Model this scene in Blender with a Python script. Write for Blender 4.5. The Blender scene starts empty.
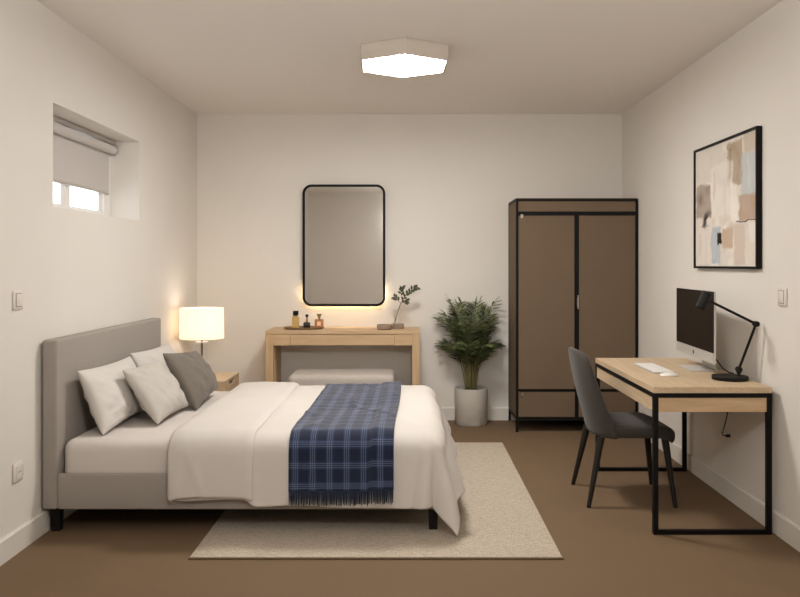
import bpy, bmesh, math, random
from mathutils import Vector, Matrix, noise
random.seed(7)
PI = math.pi
scene = bpy.context.scene
COL = scene.collection

# ------------------------------------------------------------------ materials
def lin(c):
    return tuple((v/255/12.92) if v/255 <= .04045 else ((v/255+.055)/1.055)**2.4 for v in c) + (1.0,)

def new_mat(name):
    m = bpy.data.materials.new(name); m.use_nodes = True
    nt = m.node_tree
    return m, nt, nt.nodes['Principled BSDF']

def nd(nt, typ, **kw):
    n = nt.nodes.new(typ)
    for k, v in kw.items():
        if k == 'ins':
            for a, b in v.items(): n.inputs[a].default_value = b
        else: setattr(n, k, v)
    return n

def mat(name, c, rough=.6, metal=0, var=0, scale=8, bump=0, bscale=200, spec=.5, stretch=(1,1,1), sheen=0, coat=0):
    m, nt, p = new_mat(name)
    base = lin(c)
    p.inputs['Base Color'].default_value = base
    p.inputs['Roughness'].default_value = rough
    p.inputs['Metallic'].default_value = metal
    p.inputs['Specular IOR Level'].default_value = spec
    p.inputs['Sheen Weight'].default_value = sheen
    p.inputs['Coat Weight'].default_value = coat
    tc = nd(nt, 'ShaderNodeTexCoord'); mp = nd(nt, 'ShaderNodeMapping')
    mp.inputs['Scale'].default_value = stretch
    nt.links.new(tc.outputs['Object'], mp.inputs['Vector'])
    if var:
        n = nd(nt, 'ShaderNodeTexNoise', ins={'Scale': scale, 'Detail': 4.0})
        nt.links.new(mp.outputs[0], n.inputs['Vector'])
        r = nd(nt, 'ShaderNodeValToRGB')
        r.color_ramp.elements[0].position = .3; r.color_ramp.elements[1].position = .7
        r.color_ramp.elements[0].color = tuple(v*(1-var) for v in base[:3])+(1,)
        r.color_ramp.elements[1].color = tuple(min(1, v*(1+var)) for v in base[:3])+(1,)
        nt.links.new(n.outputs['Fac'], r.inputs['Fac']); nt.links.new(r.outputs['Color'], p.inputs['Base Color'])
    if bump:
        n = nd(nt, 'ShaderNodeTexNoise', ins={'Scale': bscale, 'Detail': 3.0})
        nt.links.new(mp.outputs[0], n.inputs['Vector'])
        b = nd(nt, 'ShaderNodeBump', ins={'Strength': bump, 'Distance': .004})
        nt.links.new(n.outputs['Fac'], b.inputs['Height']); nt.links.new(b.outputs['Normal'], p.inputs['Normal'])
    return m

def wood(name, c, stretch):
    m, nt, p = new_mat(name)
    tc = nd(nt, 'ShaderNodeTexCoord'); mp = nd(nt, 'ShaderNodeMapping')
    mp.inputs['Scale'].default_value = stretch
    n = nd(nt, 'ShaderNodeTexNoise', ins={'Scale': 3.0, 'Detail': 6.0, 'Roughness': .6, 'Distortion': .4})
    r = nd(nt, 'ShaderNodeValToRGB'); e = r.color_ramp.elements
    b = lin(c)
    e[0].position = .25; e[1].position = .75
    e[0].color = (b[0]*.84, b[1]*.80, b[2]*.74, 1); e[1].color = (min(1, b[0]*1.08), b[1]*1.08, b[2]*1.06, 1)
    L = nt.links.new
    L(tc.outputs['Object'], mp.inputs['Vector']); L(mp.outputs[0], n.inputs['Vector'])
    L(n.outputs['Fac'], r.inputs['Fac']); L(r.outputs['Color'], p.inputs['Base Color'])
    p.inputs['Roughness'].default_value = .55
    p.inputs['Specular IOR Level'].default_value = .3
    return m

def emit(name, c, s):
    m, nt, p = new_mat(name)
    p.inputs['Base Color'].default_value = lin(c)
    p.inputs['Emission Color'].default_value = lin(c); p.inputs['Emission Strength'].default_value = s
    return m

def glass(name, c, rough=0.02, ior=1.45, trans=1.0):
    m, nt, p = new_mat(name)
    p.inputs['Base Color'].default_value = lin(c); p.inputs['Roughness'].default_value = rough
    p.inputs['IOR'].default_value = ior; p.inputs['Transmission Weight'].default_value = trans
    return m

def clear_pane(name):
    m, nt, p = new_mat(name)
    t = nd(nt, 'ShaderNodeBsdfTransparent'); g = nd(nt, 'ShaderNodeBsdfGlossy', ins={'Roughness': .02})
    f = nd(nt, 'ShaderNodeLayerWeight', ins={'Blend': .12}); mx = nd(nt, 'ShaderNodeMixShader')
    L = nt.links.new
    mx.inputs[0].default_value = .07; L(t.outputs[0], mx.inputs[1]); L(g.outputs[0], mx.inputs[2])
    L(mx.outputs[0], nt.nodes['Material Output'].inputs['Surface'])
    return m

M = {}
M['wall'] = mat('wall_paint', (224, 219, 212), .85, var=.015, scale=2, bump=.04, bscale=120, spec=.2)
M['ceiling'] = mat('ceiling_paint', (234, 229, 223), .9, spec=.2)
M['floor'] = mat('floor_brown', (114, 93, 71), .75, var=.03, scale=3, bump=.05, bscale=250, spec=.25)
M['baseboard'] = mat('baseboard_white', (220, 215, 207), .55, spec=.3)
M['frame_white'] = mat('window_white', (225, 222, 218), .4)
M['pane'] = clear_pane('window_glass')
M['blind'] = mat('blind_fabric', (196, 190, 186), .85, bump=.1, bscale=400)
M['blind_rail'] = mat('blind_rail', (186, 180, 174), .35, metal=.3)
M['bed_fabric'] = mat('bed_grey_fabric', (157, 150, 143), .9, var=.05, scale=250, bump=.25, bscale=500, sheen=.1, spec=.15)
M['black_wood'] = mat('black_leg', (22, 18, 16), .6, spec=.2)
M['sheet'] = mat('white_sheet', (208, 201, 195), .85, var=.02, scale=6, bump=.06, bscale=300, spec=.15)
M['duvet'] = mat('white_duvet', (207, 201, 195), .85, var=.015, scale=5, bump=.06, bscale=250, spec=.15)
M['pillow'] = mat('white_pillow', (206, 201, 196), .85, bump=.06, bscale=250, spec=.15)
M['cushion'] = mat('pale_grey_linen', (190, 184, 177), .9, var=.06, scale=220, bump=.25, bscale=420, spec=.12)
M['dark_cushion'] = mat('dark_grey_cloth', (112, 105, 97), .85, var=.04, scale=220, bump=.15, bscale=420, sheen=.15, spec=.15)
M['oak_x'] = wood('oak_along_x', (198, 170, 137), (1.2, 14, 14))
M['oak_y'] = wood('oak_along_y', (200, 178, 150), (14, 1.2, 14))
M['oak_z'] = wood('oak_along_z', (198, 170, 137), (14, 14, 1.2))
M['ottoman'] = mat('ottoman_fabric', (184, 176, 168), .9, var=.04, scale=240, bump=.2, bscale=450, spec=.15)
M['black'] = mat('black_metal', (12, 10, 9), .55, spec=.2)
M['mirror'] = mat('mirror_silver', (240, 238, 235), .06, metal=1)
M['led'] = emit('warm_led', (255, 222, 165), 46)
M['pot'] = mat('pot_concrete', (188, 182, 173), .75, var=.05, scale=14, bump=.1, bscale=80)
M['soil'] = mat('soil', (52, 38, 27), .95, var=.3, scale=60, bump=.6, bscale=90)
M['ward'] = mat('wardrobe_panel', (112, 95, 78), .8, var=.02, scale=5, bump=.04, bscale=400, spec=.15)
M['steel'] = mat('steel', (190, 185, 178), .3, metal=1)
M['chair'] = mat('chair_charcoal', (68, 64, 60), .85, var=.06, scale=260, bump=.2, bscale=450, sheen=.15, spec=.15)
M['chair_leg'] = mat('chair_leg', (36, 31, 27), .6, spec=.25)
M['alu'] = mat('silver_aluminium', (205, 202, 198), .4, metal=.35)
M['screen'] = mat('dark_screen', (18, 16, 15), .22, spec=.35)
M['logo'] = mat('logo_dark', (40, 38, 36), .4)
M['white_plastic'] = mat('white_plastic', (225, 221, 216), .4)
M['key'] = mat('key_white', (236, 234, 230), .45)
M['lamp_black'] = mat('lamp_black', (16, 14, 12), .55, spec=.25)
M['pewter'] = mat('stem_bronze', (120, 105, 88), .3, metal=.9)
M['clear_glass'] = clear_pane('clear_glass')
M['brown_glass'] = mat('smoked_brown_glass', (148, 130, 114), .25, coat=.3)
M['twig'] = mat('twig', (96, 78, 58), .7)
M['leaf'] = mat('olive_leaf', (62, 68, 42), .6, var=.2, scale=30)
M['tray'] = mat('tray_taupe', (140, 116, 96), .35, metal=.3)
M['amber'] = glass('amber_perfume', (226, 196, 128), .05, 1.4, .6)
M['dark_glass'] = mat('dark_bottle', (36, 26, 30), .15, coat=.5)
M['rose_glass'] = glass('rose_perfume', (204, 152, 112), .05, 1.4, .5)
M['label_pink'] = mat('bottle_label', (236, 196, 164), .6)
M['gold'] = mat('dull_gold', (150, 124, 84), .3, metal=.8)
M['switch'] = mat('switch_white', (222, 215, 206), .35)
M['hole'] = mat('socket_hole', (120, 112, 104), .6)

def frond_mat():
    m, nt, p = new_mat('palm_leaf')
    oi = nd(nt, 'ShaderNodeTexCoord')
    n = nd(nt, 'ShaderNodeTexNoise', ins={'Scale': 14.0})
    r = nd(nt, 'ShaderNodeValToRGB'); e = r.color_ramp.elements
    e[0].position = .35; e[1].position = .7
    e[0].color = lin((48, 62, 38)); e[1].color = lin((116, 126, 78))
    nt.links.new(oi.outputs['Object'], n.inputs['Vector'])
    nt.links.new(n.outputs['Fac'], r.inputs['Fac']); nt.links.new(r.outputs['Color'], p.inputs['Base Color'])
    p.inputs['Roughness'].default_value = .5
    return m
M['palm'] = frond_mat()
M['palm_stem'] = mat('palm_stem', (112, 104, 64), .6)

def shade_mat():
    m, nt, p = new_mat('lamp_shade_linen')
    d = nd(nt, 'ShaderNodeBsdfDiffuse', ins={'Color': lin((240, 230, 214))})
    t = nd(nt, 'ShaderNodeBsdfTranslucent', ins={'Color': lin((250, 236, 214))})
    mx = nd(nt, 'ShaderNodeMixShader', ins={0: .5})
    e = nd(nt, 'ShaderNodeEmission', ins={'Color': lin((255, 238, 214)), 'Strength': .40})
    ad = nd(nt, 'ShaderNodeAddShader'); L = nt.links.new
    L(d.outputs[0], mx.inputs[1]); L(t.outputs[0], mx.inputs[2]); L(mx.outputs[0], ad.inputs[0]); L(e.outputs[0], ad.inputs[1])
    L(ad.outputs[0], nt.nodes['Material Output'].inputs['Surface'])
    return m
M['shade'] = shade_mat()

def math_node(nt, op, a, b=None, clamp=False):
    n = nd(nt, 'ShaderNodeMath', operation=op); n.use_clamp = clamp
    for i, v in enumerate((a, b)):
        if v is None: continue
        if isinstance(v, (int, float)): n.inputs[i].default_value = v
        else: nt.links.new(v, n.inputs[i])
    return n.outputs[0]

def rug_mat():
    m, nt, p = new_mat('rug_weave')
    tc = nd(nt, 'ShaderNodeTexCoord'); L = nt.links.new
    def nz(sc, stretch):
        mp = nd(nt, 'ShaderNodeMapping'); mp.inputs['Scale'].default_value = stretch
        n = nd(nt, 'ShaderNodeTexNoise', ins={'Scale': sc, 'Detail': 3.0})
        L(tc.outputs['Object'], mp.inputs['Vector']); L(mp.outputs[0], n.inputs['Vector'])
        return n.outputs['Fac']
    f = math_node(nt, 'ADD', math_node(nt, 'MULTIPLY', nz(190, (1, .35, 1)), .55), math_node(nt, 'MULTIPLY', nz(150, (.25, 1.6, 1)), .45))
    r = nd(nt, 'ShaderNodeValToRGB'); e = r.color_ramp.elements
    e[0].position = .36; e[1].position = .62
    e[0].color = lin((158, 145, 128)); e[1].color = lin((200, 188, 172))
    L(f, r.inputs['Fac']); L(r.outputs['Color'], p.inputs['Base Color'])
    b = nd(nt, 'ShaderNodeBump', ins={'Strength': .6, 'Distance': .006}); L(f, b.inputs['Height']); L(b.outputs['Normal'], p.inputs['Normal'])
    p.inputs['Roughness'].default_value = .95; p.inputs['Specular IOR Level'].default_value = .1
    return m
M['rug'] = rug_mat()
M['rug_edge'] = mat('rug_edge', (120, 100, 80), .95)

def plaid_mat():
    m, nt, p = new_mat('navy_plaid'); L = nt.links.new
    uv = nd(nt, 'ShaderNodeUVMap', uv_map='UVMap'); sp = nd(nt, 'ShaderNodeSeparateXYZ'); L(uv.outputs[0], sp.inputs[0])
    def lines(co, period, offs, w):
        out = None
        f = math_node(nt, 'FRACT', math_node(nt, 'DIVIDE', co, period))
        for o in offs:
            k = math_node(nt, 'LESS_THAN', math_node(nt, 'ABSOLUTE', math_node(nt, 'SUBTRACT', f, o)), w)
            out = k if out is None else math_node(nt, 'MAXIMUM', out, k)
        return out
    def band(co, period, c, w):
        f = math_node(nt, 'FRACT', math_node(nt, 'DIVIDE', co, period))
        return math_node(nt, 'LESS_THAN', math_node(nt, 'ABSOLUTE', math_node(nt, 'SUBTRACT', f, c)), w)
    u, v = sp.outputs[0], sp.outputs[1]
    lu = lines(u, .082, (.30, .42, .54), .014); lv = lines(v, .098, (.32, .42, .52), .012)
    bu = band(u, .082, .42, .22); bv = band(v, .098, .42, .20)
    n = nd(nt, 'ShaderNodeTexNoise', ins={'Scale': 260.0, 'Detail': 2.0}); L(uv.outputs[0], n.inputs['Vector'])
    thread = math_node(nt, 'ADD', math_node(nt, 'MULTIPLY', n.outputs['Fac'], .9), .35, True)
    def mixc(fac, a, b):
        x = nd(nt, 'ShaderNodeMix', data_type='RGBA'); L(fac, x.inputs[0])
        if isinstance(a, tuple): x.inputs[6].default_value = a
        else: L(a, x.inputs[6])
        x.inputs[7].default_value = b
        return x.outputs[2]
    s = math_node(nt, 'MULTIPLY', math_node(nt, 'ADD', bu, bv), .5)
    c = mixc(s, lin((28, 36, 58)), lin((48, 62, 94)))
    ln = math_node(nt, 'MULTIPLY', math_node(nt, 'MULTIPLY', math_node(nt, 'ADD', lu, lv), .42, True), thread, True)
    c = mixc(ln, c, lin((150, 160, 180)))
    L(c, p.inputs['Base Color'])
    b = nd(nt, 'ShaderNodeBump', ins={'Strength': .3, 'Distance': .003}); L(n.outputs['Fac'], b.inputs['Height']); L(b.outputs['Normal'], p.inputs['Normal'])
    p.inputs['Roughness'].default_value = .9; p.inputs['Sheen Weight'].default_value = .3; p.inputs['Specular IOR Level'].default_value = .15
    return m
M['plaid'] = plaid_mat()
M['fringe'] = mat('fringe_navy', (30, 38, 58), .9, var=.45, scale=110)

def art_mat():
    m, nt, p = new_mat('abstract_painting'); L = nt.links.new
    uv = nd(nt, 'ShaderNodeUVMap', uv_map='UVMap')
    n = nd(nt, 'ShaderNodeTexNoise', ins={'Scale': 8.0, 'Detail': 9.0, 'Roughness': .65}); L(uv.outputs[0], n.inputs['Vector'])
    sub = nd(nt, 'ShaderNodeVectorMath', operation='SUBTRACT'); L(n.outputs['Color'], sub.inputs[0]); sub.inputs[1].default_value = (.5, .5, .5)
    sc = nd(nt, 'ShaderNodeVectorMath', operation='SCALE'); L(sub.outputs[0], sc.inputs[0]); sc.inputs['Scale'].default_value = .11
    ad = nd(nt, 'ShaderNodeVectorMath', operation='ADD'); L(uv.outputs[0], ad.inputs[0]); L(sc.outputs[0], ad.inputs[1])
    sp = nd(nt, 'ShaderNodeSeparateXYZ'); L(ad.outputs[0], sp.inputs[0])
    n2 = nd(nt, 'ShaderNodeTexNoise', ins={'Scale': 5.0, 'Detail': 6.0, 'Distortion': 1.0}); L(uv.outputs[0], n2.inputs['Vector'])
    r = nd(nt, 'ShaderNodeValToRGB'); e = r.color_ramp.elements
    e[0].position = .3; e[1].position = .65; e[0].color = lin((206, 195, 183)); e[1].color = lin((232, 225, 216))
    L(n2.outputs['Fac'], r.inputs['Fac']); col = r.outputs['Color']
    def patch(col, u0, u1, v0, v1, c, a=.80, soft=.022, slant=0.0):
        u = sp.outputs[0]
        if slant: u = math_node(nt, 'ADD', u, math_node(nt, 'MULTIPLY', math_node(nt, 'SUBTRACT', sp.outputs[1], (v0+v1)/2), slant))
        def inside(x, lo, hi):
            d = math_node(nt, 'SUBTRACT', (hi-lo)/2, math_node(nt, 'ABSOLUTE', math_node(nt, 'SUBTRACT', x, (lo+hi)/2)))
            return math_node(nt, 'DIVIDE', d, soft, True)
        k = math_node(nt, 'MULTIPLY', inside(u, u0, u1), inside(sp.outputs[1], v0, v1))
        k = math_node(nt, 'MULTIPLY', k, math_node(nt, 'ADD', math_node(nt, 'MULTIPLY', n2.outputs['Fac'], .9), a-.45, True))
        x = nd(nt, 'ShaderNodeMix', data_type='RGBA'); L(k, x.inputs[0]); L(col, x.inputs[6]); x.inputs[7].default_value = lin(c)
        return x.outputs[2]
    for a in [(.0, .5, .70, 1.02, (214, 206, 197)), (.80, 1.05, .84, 1.03, (196, 182, 166)), (.54, .80, .62, .98, (166, 147, 122)),
              (.76, 1.05, .52, .86, (188, 193, 197)), (.28, .66, .40, .84, (226, 219, 211)), (.0, .29, .40, .70, (152, 137, 126)),
              (.02, .16, .5, .66, (128, 114, 104), .8, .06), (.73, .99, .34, .55, (174, 146, 124)), (.60, .73, .33, .66, (236, 230, 223)),
              (.0, .30, .0, .33, (222, 214, 205)), (.28, .46, .02, .33, (172, 183, 194)), (.46, .66, .13, .32, (190, 164, 136)),
              (.66, .84, .0, .34, (204, 188, 174)), (.84, 1.03, .0, .34, (222, 212, 200)), (.88, 1.0, .18, .33, (232, 226, 220)),
              (.39, .47, .165, .27, (34, 31, 30), 1.2, .008), (.14, .24, .33, .48, (46, 42, 40), 1.0, .03, -.55), (.10, .26, .335, .35, (60, 54, 50), .9, .01),
              (.32, .37, .55, .80, (204, 190, 176), .6), (.50, .54, .35, .72, (212, 198, 184), .6), (.05, .12, .08, .30, (204, 195, 185), .6),
              (.18, .22, .04, .28, (208, 196, 186), .6), (.86, .91, .58, .82, (206, 209, 209), .7), (.31, .36, .06, .28, (192, 200, 207), .7), (.58, .63, .68, .94, (142, 121, 94), .5),
              (.78, .83, .40, .54, (196, 172, 152), .6), (.20, .27, .42, .66, (176, 162, 151), .6, .03, -.2), (.68, .98, .338, .356, (50, 42, 36), 1.1, .008)]:
        col = patch(col, *a)
    L(col, p.inputs['Base Color']); p.inputs['Roughness'].default_value = .7; p.inputs['Specular IOR Level'].default_value = .2
    b = nd(nt, 'ShaderNodeBump', ins={'Strength': .15, 'Distance': .003}); L(n2.outputs['Fac'], b.inputs['Height']); L(b.outputs['Normal'], p.inputs['Normal'])
    return m
M['art'] = art_mat()

# ------------------------------------------------------------------ builders
def box(bm, x0, x1, y0, y1, z0, z1, bev=0, seg=2):
    r = bmesh.ops.create_cube(bm, size=1)
    vs = r['verts']
    for v in vs:
        v.co = Vector(((x0+x1)/2+v.co.x*(x1-x0), (y0+y1)/2+v.co.y*(y1-y0), (z0+z1)/2+v.co.z*(z1-z0)))
    if bev:
        es = list({e for v in vs for e in v.link_edges})
        bmesh.ops.bevel(bm, geom=es, offset=bev, segments=seg, profile=.5, affect='EDGES')
    return bm

def NB(*a, **k):
    bm = bmesh.new()
    if a: box(bm, *a, **k)
    return bm

def ring(bm, c, r, nrm, n, ref=None):
    nrm = nrm.normalized()
    a = ref if ref is not None else (Vector((0, 0, 1)) if abs(nrm.z) < .9 else Vector((1, 0, 0)))
    x = nrm.cross(a).normalized(); y = nrm.cross(x)
    return [bm.verts.new(c + (x*math.cos(2*PI*i/n)+y*math.sin(2*PI*i/n))*r) for i in range(n)]

def bridge(bm, A, B):
    n = len(A)
    for i in range(n):
        bm.faces.new((A[i], A[(i+1) % n], B[(i+1) % n], B[i]))

def tube(bm, pts, r, n=10, cap=True):
    pts = [Vector(p) for p in pts]
    rs = r if isinstance(r, (list, tuple)) else [r]*len(pts)
    prev = None; first = None
    d0 = (pts[-1]-pts[0]).normalized()
    ref = Vector((0, 0, 1)) if abs(d0.z) < .8 else Vector((0, 1, 0)) if abs(d0.y) < .8 else Vector((1, 0, 0))
    for i, p in enumerate(pts):
        d = (pts[min(i+1, len(pts)-1)]-pts[max(i-1, 0)])
        R = ring(bm, p, rs[i], d, n, ref)
        if prev: bridge(bm, prev, R)
        else: first = R
        prev = R
    if cap:
        bm.faces.new(first[::-1]); bm.faces.new(prev)
    return bm

def lathe(bm, prof, c, n=40, sx=1, sy=1):
    prev = None
    for (r, z) in prof:
        if r < 1e-5:
            R = [bm.verts.new((c[0], c[1], c[2]+z))]
        else:
            R = [bm.verts.new((c[0]+r*sx*math.cos(2*PI*i/n), c[1]+r*sy*math.sin(2*PI*i/n), c[2]+z)) for i in range(n)]
        if prev:
            if len(prev) == 1 and len(R) > 1:
                for i in range(n): bm.faces.new((prev[0], R[i], R[(i+1) % n]))
            elif len(R) == 1 and len(prev) > 1:
                for i in range(n): bm.faces.new((prev[i], prev[(i+1) % n], R[0]))
            else: bridge(bm, prev, R)
        prev = R
    return bm

def prism(bm, poly, f0, f1):
    A = [bm.verts.new(f0(p)) for p in poly]; B = [bm.verts.new(f1(p)) for p in poly]
    bm.faces.new(A); bm.faces.new(B[::-1]); bridge(bm, A, B)
    return bm

def grid(bm, fn, nu, nv, uvfn=None, closed=False):
    V = [[bm.verts.new(fn(i/nu, j/nv)) for j in range(nv+1)] for i in range(nu+1)]
    uvl = bm.loops.layers.uv.new('UVMap') if uvfn else None
    for i in range(nu):
        for j in range(nv):
            f = bm.faces.new((V[i][j], V[i+1][j], V[i+1][j+1], V[i][j+1]))
            if uvl:
                for l, (a, b) in zip(f.loops, ((i, j), (i+1, j), (i+1, j+1), (i, j+1))):
                    l[uvl].uv = uvfn(a/nu, b/nv)
    return V

def root_loc(o):
    v = Vector((0, 0, 0))
    while o is not None: v += o.location; o = o.parent
    return v

def obj(name, bm, m, parent=None, loc=None, smooth=False, recalc=True, mods=()):
    base = root_loc(parent) if parent else Vector(loc or (0, 0, 0))
    if recalc: bmesh.ops.recalc_face_normals(bm, faces=bm.faces)
    for v in bm.verts: v.co -= base
    me = bpy.data.meshes.new(name); bm.to_mesh(me); bm.free()
    for p in me.polygons: p.use_smooth = bool(smooth)
    if smooth == 'auto':
        me.set_sharp_from_angle(angle=math.radians(38))
    me.materials.append(m)
    o = bpy.data.objects.new(name, me); COL.objects.link(o)
    if parent: o.parent = parent
    else: o.location = base
    for (t, kw) in mods:
        md = o.modifiers.new(t.lower(), t)
        for k, v in kw.items(): setattr(md, k, v)
    return o

def tag(o, label, cat, group=None):
    o['label'] = label; o['category'] = cat
    if group: o['group'] = group
    return o

def thing(name, label, cat, loc, group=None):
    o = bpy.data.objects.new(name, None); COL.objects.link(o); o.location = loc; o.empty_display_size = .1
    return tag(o, label, cat, group)

def struct(name, bm, m, parent=None, **k):
    o = obj(name, bm, m, parent, **k)
    o['kind'] = 'structure'
    return o

# ------------------------------------------------------------------ room shell
WX, YB, YF, H = 1.805, 6.627, -.9, 2.6
struct('floor', NB(-WX-.3, WX+.3, YF-.2, YB+.2, -.1, 0), M['floor'])
struct('ceiling', NB(-WX-.3, WX+.3, YF-.2, YB+.2, H, H+.1), M['ceiling'])
struct('wall_back', NB(-WX-.25, WX+.25, YB, YB+.15, 0, H), M['wall'])
struct('wall_front', NB(-WX-.25, WX+.25, YF-.15, YF, 0, H), M['wall'])
struct('wall_right', NB(WX, WX+.25, YF, YB, 0, H), M['wall'])
wy0, wy1, wz0, wz1 = 3.95, 5.215, 1.613, 2.142
bm = bmesh.new()
X0, X1 = -WX-.25, -WX
# one wall with a window hole: inner and outer skins from a 3x3 grid, plus the reveal
ys, zs = [YF, wy0, wy1, YB], [0, wz0, wz1, H]
for X in (X0, X1):
    V = [[bm.verts.new((X, y, z)) for z in zs] for y in ys]
    for i in range(3):
        for j in range(3):
            if (i, j) != (1, 1): bm.faces.new((V[i][j], V[i+1][j], V[i+1][j+1], V[i][j+1]))
for (a, b) in (((wy0, wz0), (wy1, wz0)), ((wy1, wz0), (wy1, wz1)), ((wy1, wz1), (wy0, wz1)), ((wy0, wz1), (wy0, wz0))):
    bm.faces.new([bm.verts.new(p) for p in ((X0, *a), (X0, *b), (X1, *b), (X1, *a))])
bmesh.ops.remove_doubles(bm, verts=bm.verts, dist=1e-5)
struct('wall_left', bm, M['wall'])

BH = .108
def base_profile(bm, side):
    # chamfered top edge
    prof = [(0, 0), (.014, 0), (.014, BH-.008), (.008, BH), (0, BH)]
    return prof
for nm, f0, f1 in (
    ('baseboard_left', lambda p: Vector((-WX+p[0], YF, p[1])), lambda p: Vector((-WX+p[0], YB, p[1]))),
    ('baseboard_right', lambda p: Vector((WX-p[0], YF, p[1])), lambda p: Vector((WX-p[0], YB, p[1]))),
    ('baseboard_back', lambda p: Vector((-WX+.014, YB-p[0], p[1])), lambda p: Vector((WX-.014, YB-p[0], p[1])))):
    bm = bmesh.new(); prism(bm, base_profile(bm, 0), f0, f1); struct(nm, bm, M['baseboard'])

# window
w = bpy.data.objects.new('window_1', None); COL.objects.link(w); w.location = (-2.03, (wy0+wy1)/2, wz0); w['kind'] = 'structure'
fx0, fx1 = -2.052, -1.998
bm = bmesh.new(); t = .045
box(bm, fx0, fx1, wy0, wy1, wz0, wz0+t, .004); box(bm, fx0, fx1, wy0, wy1, wz1-t, wz1, .004)
box(bm, fx0, fx1, wy0, wy0+t, wz0+t, wz1-t, .004); box(bm, fx0, fx1, wy1-.115, wy1, wz0+t, wz1-t, .004)
struct('window_frame', bm, M['frame_white'], w)
bm = bmesh.new(); box(bm, fx0+.005, fx1-.012, 4.555, 4.61, wz0+t, wz1-t, .004)
struct('mullion', bm, M['frame_white'], w)
bm = bmesh.new()
for (a, b) in ((wy0+t, 4.555), (4.61, wy1-.115)):
    box(bm, fx0+.008, fx1-.016, a, a+.022, wz0+t, wz1-t, .003); box(bm, fx0+.008, fx1-.016, b-.05, b, wz0+t, wz1-t, .003)
    box(bm, fx0+.008, fx1-.016, a+.022, b-.05, wz0+t, wz0+t+.012, .003)
struct('sash', bm, M['frame_white'], w)
for (a, b) in ((wy0+t+.022, 4.506), (4.632, wy1-.164)):
    struct('window_pane', NB(-2.034, -2.028, a, b, wz0+t, wz1-t), M['pane'], w)

# roller blind
rb = thing('roller_blind', 'half-lowered pale grey roller blind in the small high window recess', 'blind', (-1.98, (wy0+wy1)/2, 1.79))
bm = bmesh.new(); box(bm, -1.996, -1.950, wy0+.004, 5.19, wz1-.030, wz1-.001, .005)
obj('headrail', bm, M['blind_rail'], rb)
bm = bmesh.new(); tube(bm, [(-1.966, wy0+.012, wz1-.064), (-1.966, 5.172, wz1-.064)], .029, 20)
obj('fabric_roll', bm, M['blind'], rb, smooth='auto')
bm = bmesh.new()
prism(bm, [(-1.994, wz1-.098), (-1.955, wz1-.098), (-1.936, wz1-.080), (-1.936, wz1-.0305), (-1.994, wz1-.0305)], lambda p: Vector((p[0], 5.174, p[1])), lambda p: Vector((p[0], 5.188, p[1])))
obj('end_bracket', bm, M['blind_rail'], rb)
obj('blind_fabric', NB(-1.990, -1.987, wy0+.02, 5.160, 1.797, wz1-.07), M['blind'], rb)
bm = bmesh.new(); box(bm, -1.9945, -1.983, wy0+.02, 5.160, 1.782, 1.799, .004)
obj('bottom_bar', bm, M['blind_rail'], rb)

# ------------------------------------------------------------------ wall plates
def plate(name, label, cat, side, y, z, sock=False):
    s = -1 if side == 'left' else 1
    wall = s*WX
    t_ = thing(name, label, cat, (wall, y, z-.045))
    def xx(a, b): return (wall-s*b, wall-s*a) if s > 0 else (wall-s*a, wall-s*b)
    def bx(d0, d1, hy, hz, bev, dy=0, dz=0):
        a, b = sorted((wall-s*d0, wall-s*d1))
        return NB(a, b, y+dy-hy, y+dy+hy, z+dz-hz, z+dz+hz, bev)
    obj('plate', bx(.0005, .010, .043, .044, .004), M['switch'], t_, smooth='auto')
    if sock:
        obj('socket_face', bx(.0095, .0125, .028, .028, .003), M['switch'], t_)
        bm = bmesh.new(); tube(bm, [(wall-s*.0126, y, z), (wall-s*.0132, y, z)], .018, 24); fa = obj('socket_well', bm, M['switch'], t_)
        bm = bmesh.new()
        for d in (-.008, .008):
            tube(bm, [(wall-s*.0131, y+d, z), (wall-s*.0138, y+d, z)], .0035, 10)
        obj('pin_hole', bm, M['hole'], fa)
    else:
        obj('rocker', bx(.0095, .0145, .026, .029, .003), M['switch'], t_, smooth='auto')
        obj('gap_line', bx(.0096, .0102, .0285, .0315, .0), M['hole'], t_)
plate('light_switch', 'square white light switch on left wall above the headboard end', 'switch', 'left', 3.585, 1.158)
plate('power_socket', 'square white power socket low on left wall beside the bed', 'socket', 'left', 3.585, .369, True)
plate('light_switch', 'square white light switch on right wall near the framed picture', 'switch', 'right', 3.767, 1.164)

# ------------------------------------------------------------------ ceiling light
cl = thing('ceiling_light', 'white hexagonal flush ceiling light with glowing diffuser', 'light', (-.034, 4.665, 2.505))
def hexa(r, rot=2.0): return [(-.034+r*1.03*math.cos(PI/2+math.radians(rot)+k*PI/3), 4.665+r*math.sin(PI/2+math.radians(rot)+k*PI/3)) for k in range(6)]
bm = bmesh.new()
out, inn = hexa(.285), hexa(.272)
def ringv(poly, z): return [bm.verts.new((p[0], p[1], z)) for p in poly]
a, b, c, d, e = ringv(hexa(.280), 2.599), ringv(out, 2.585), ringv(out, 2.505), ringv(inn, 2.505), ringv(inn, 2.52)
for p, q in ((a, b), (b, c), (c, d), (d, e)): bridge(bm, p, q)
bm.faces.new(a)
obj('housing', bm, mat('light_housing', (200, 190, 178), .6), cl)
bm = bmesh.new(); prism(bm, hexa(.2715), lambda p: Vector((p[0], p[1], 2.508)), lambda p: Vector((p[0], p[1], 2.519)))
obj('diffuser', bm, emit('diffuser_glow', (255, 251, 245), 74), cl)

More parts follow.
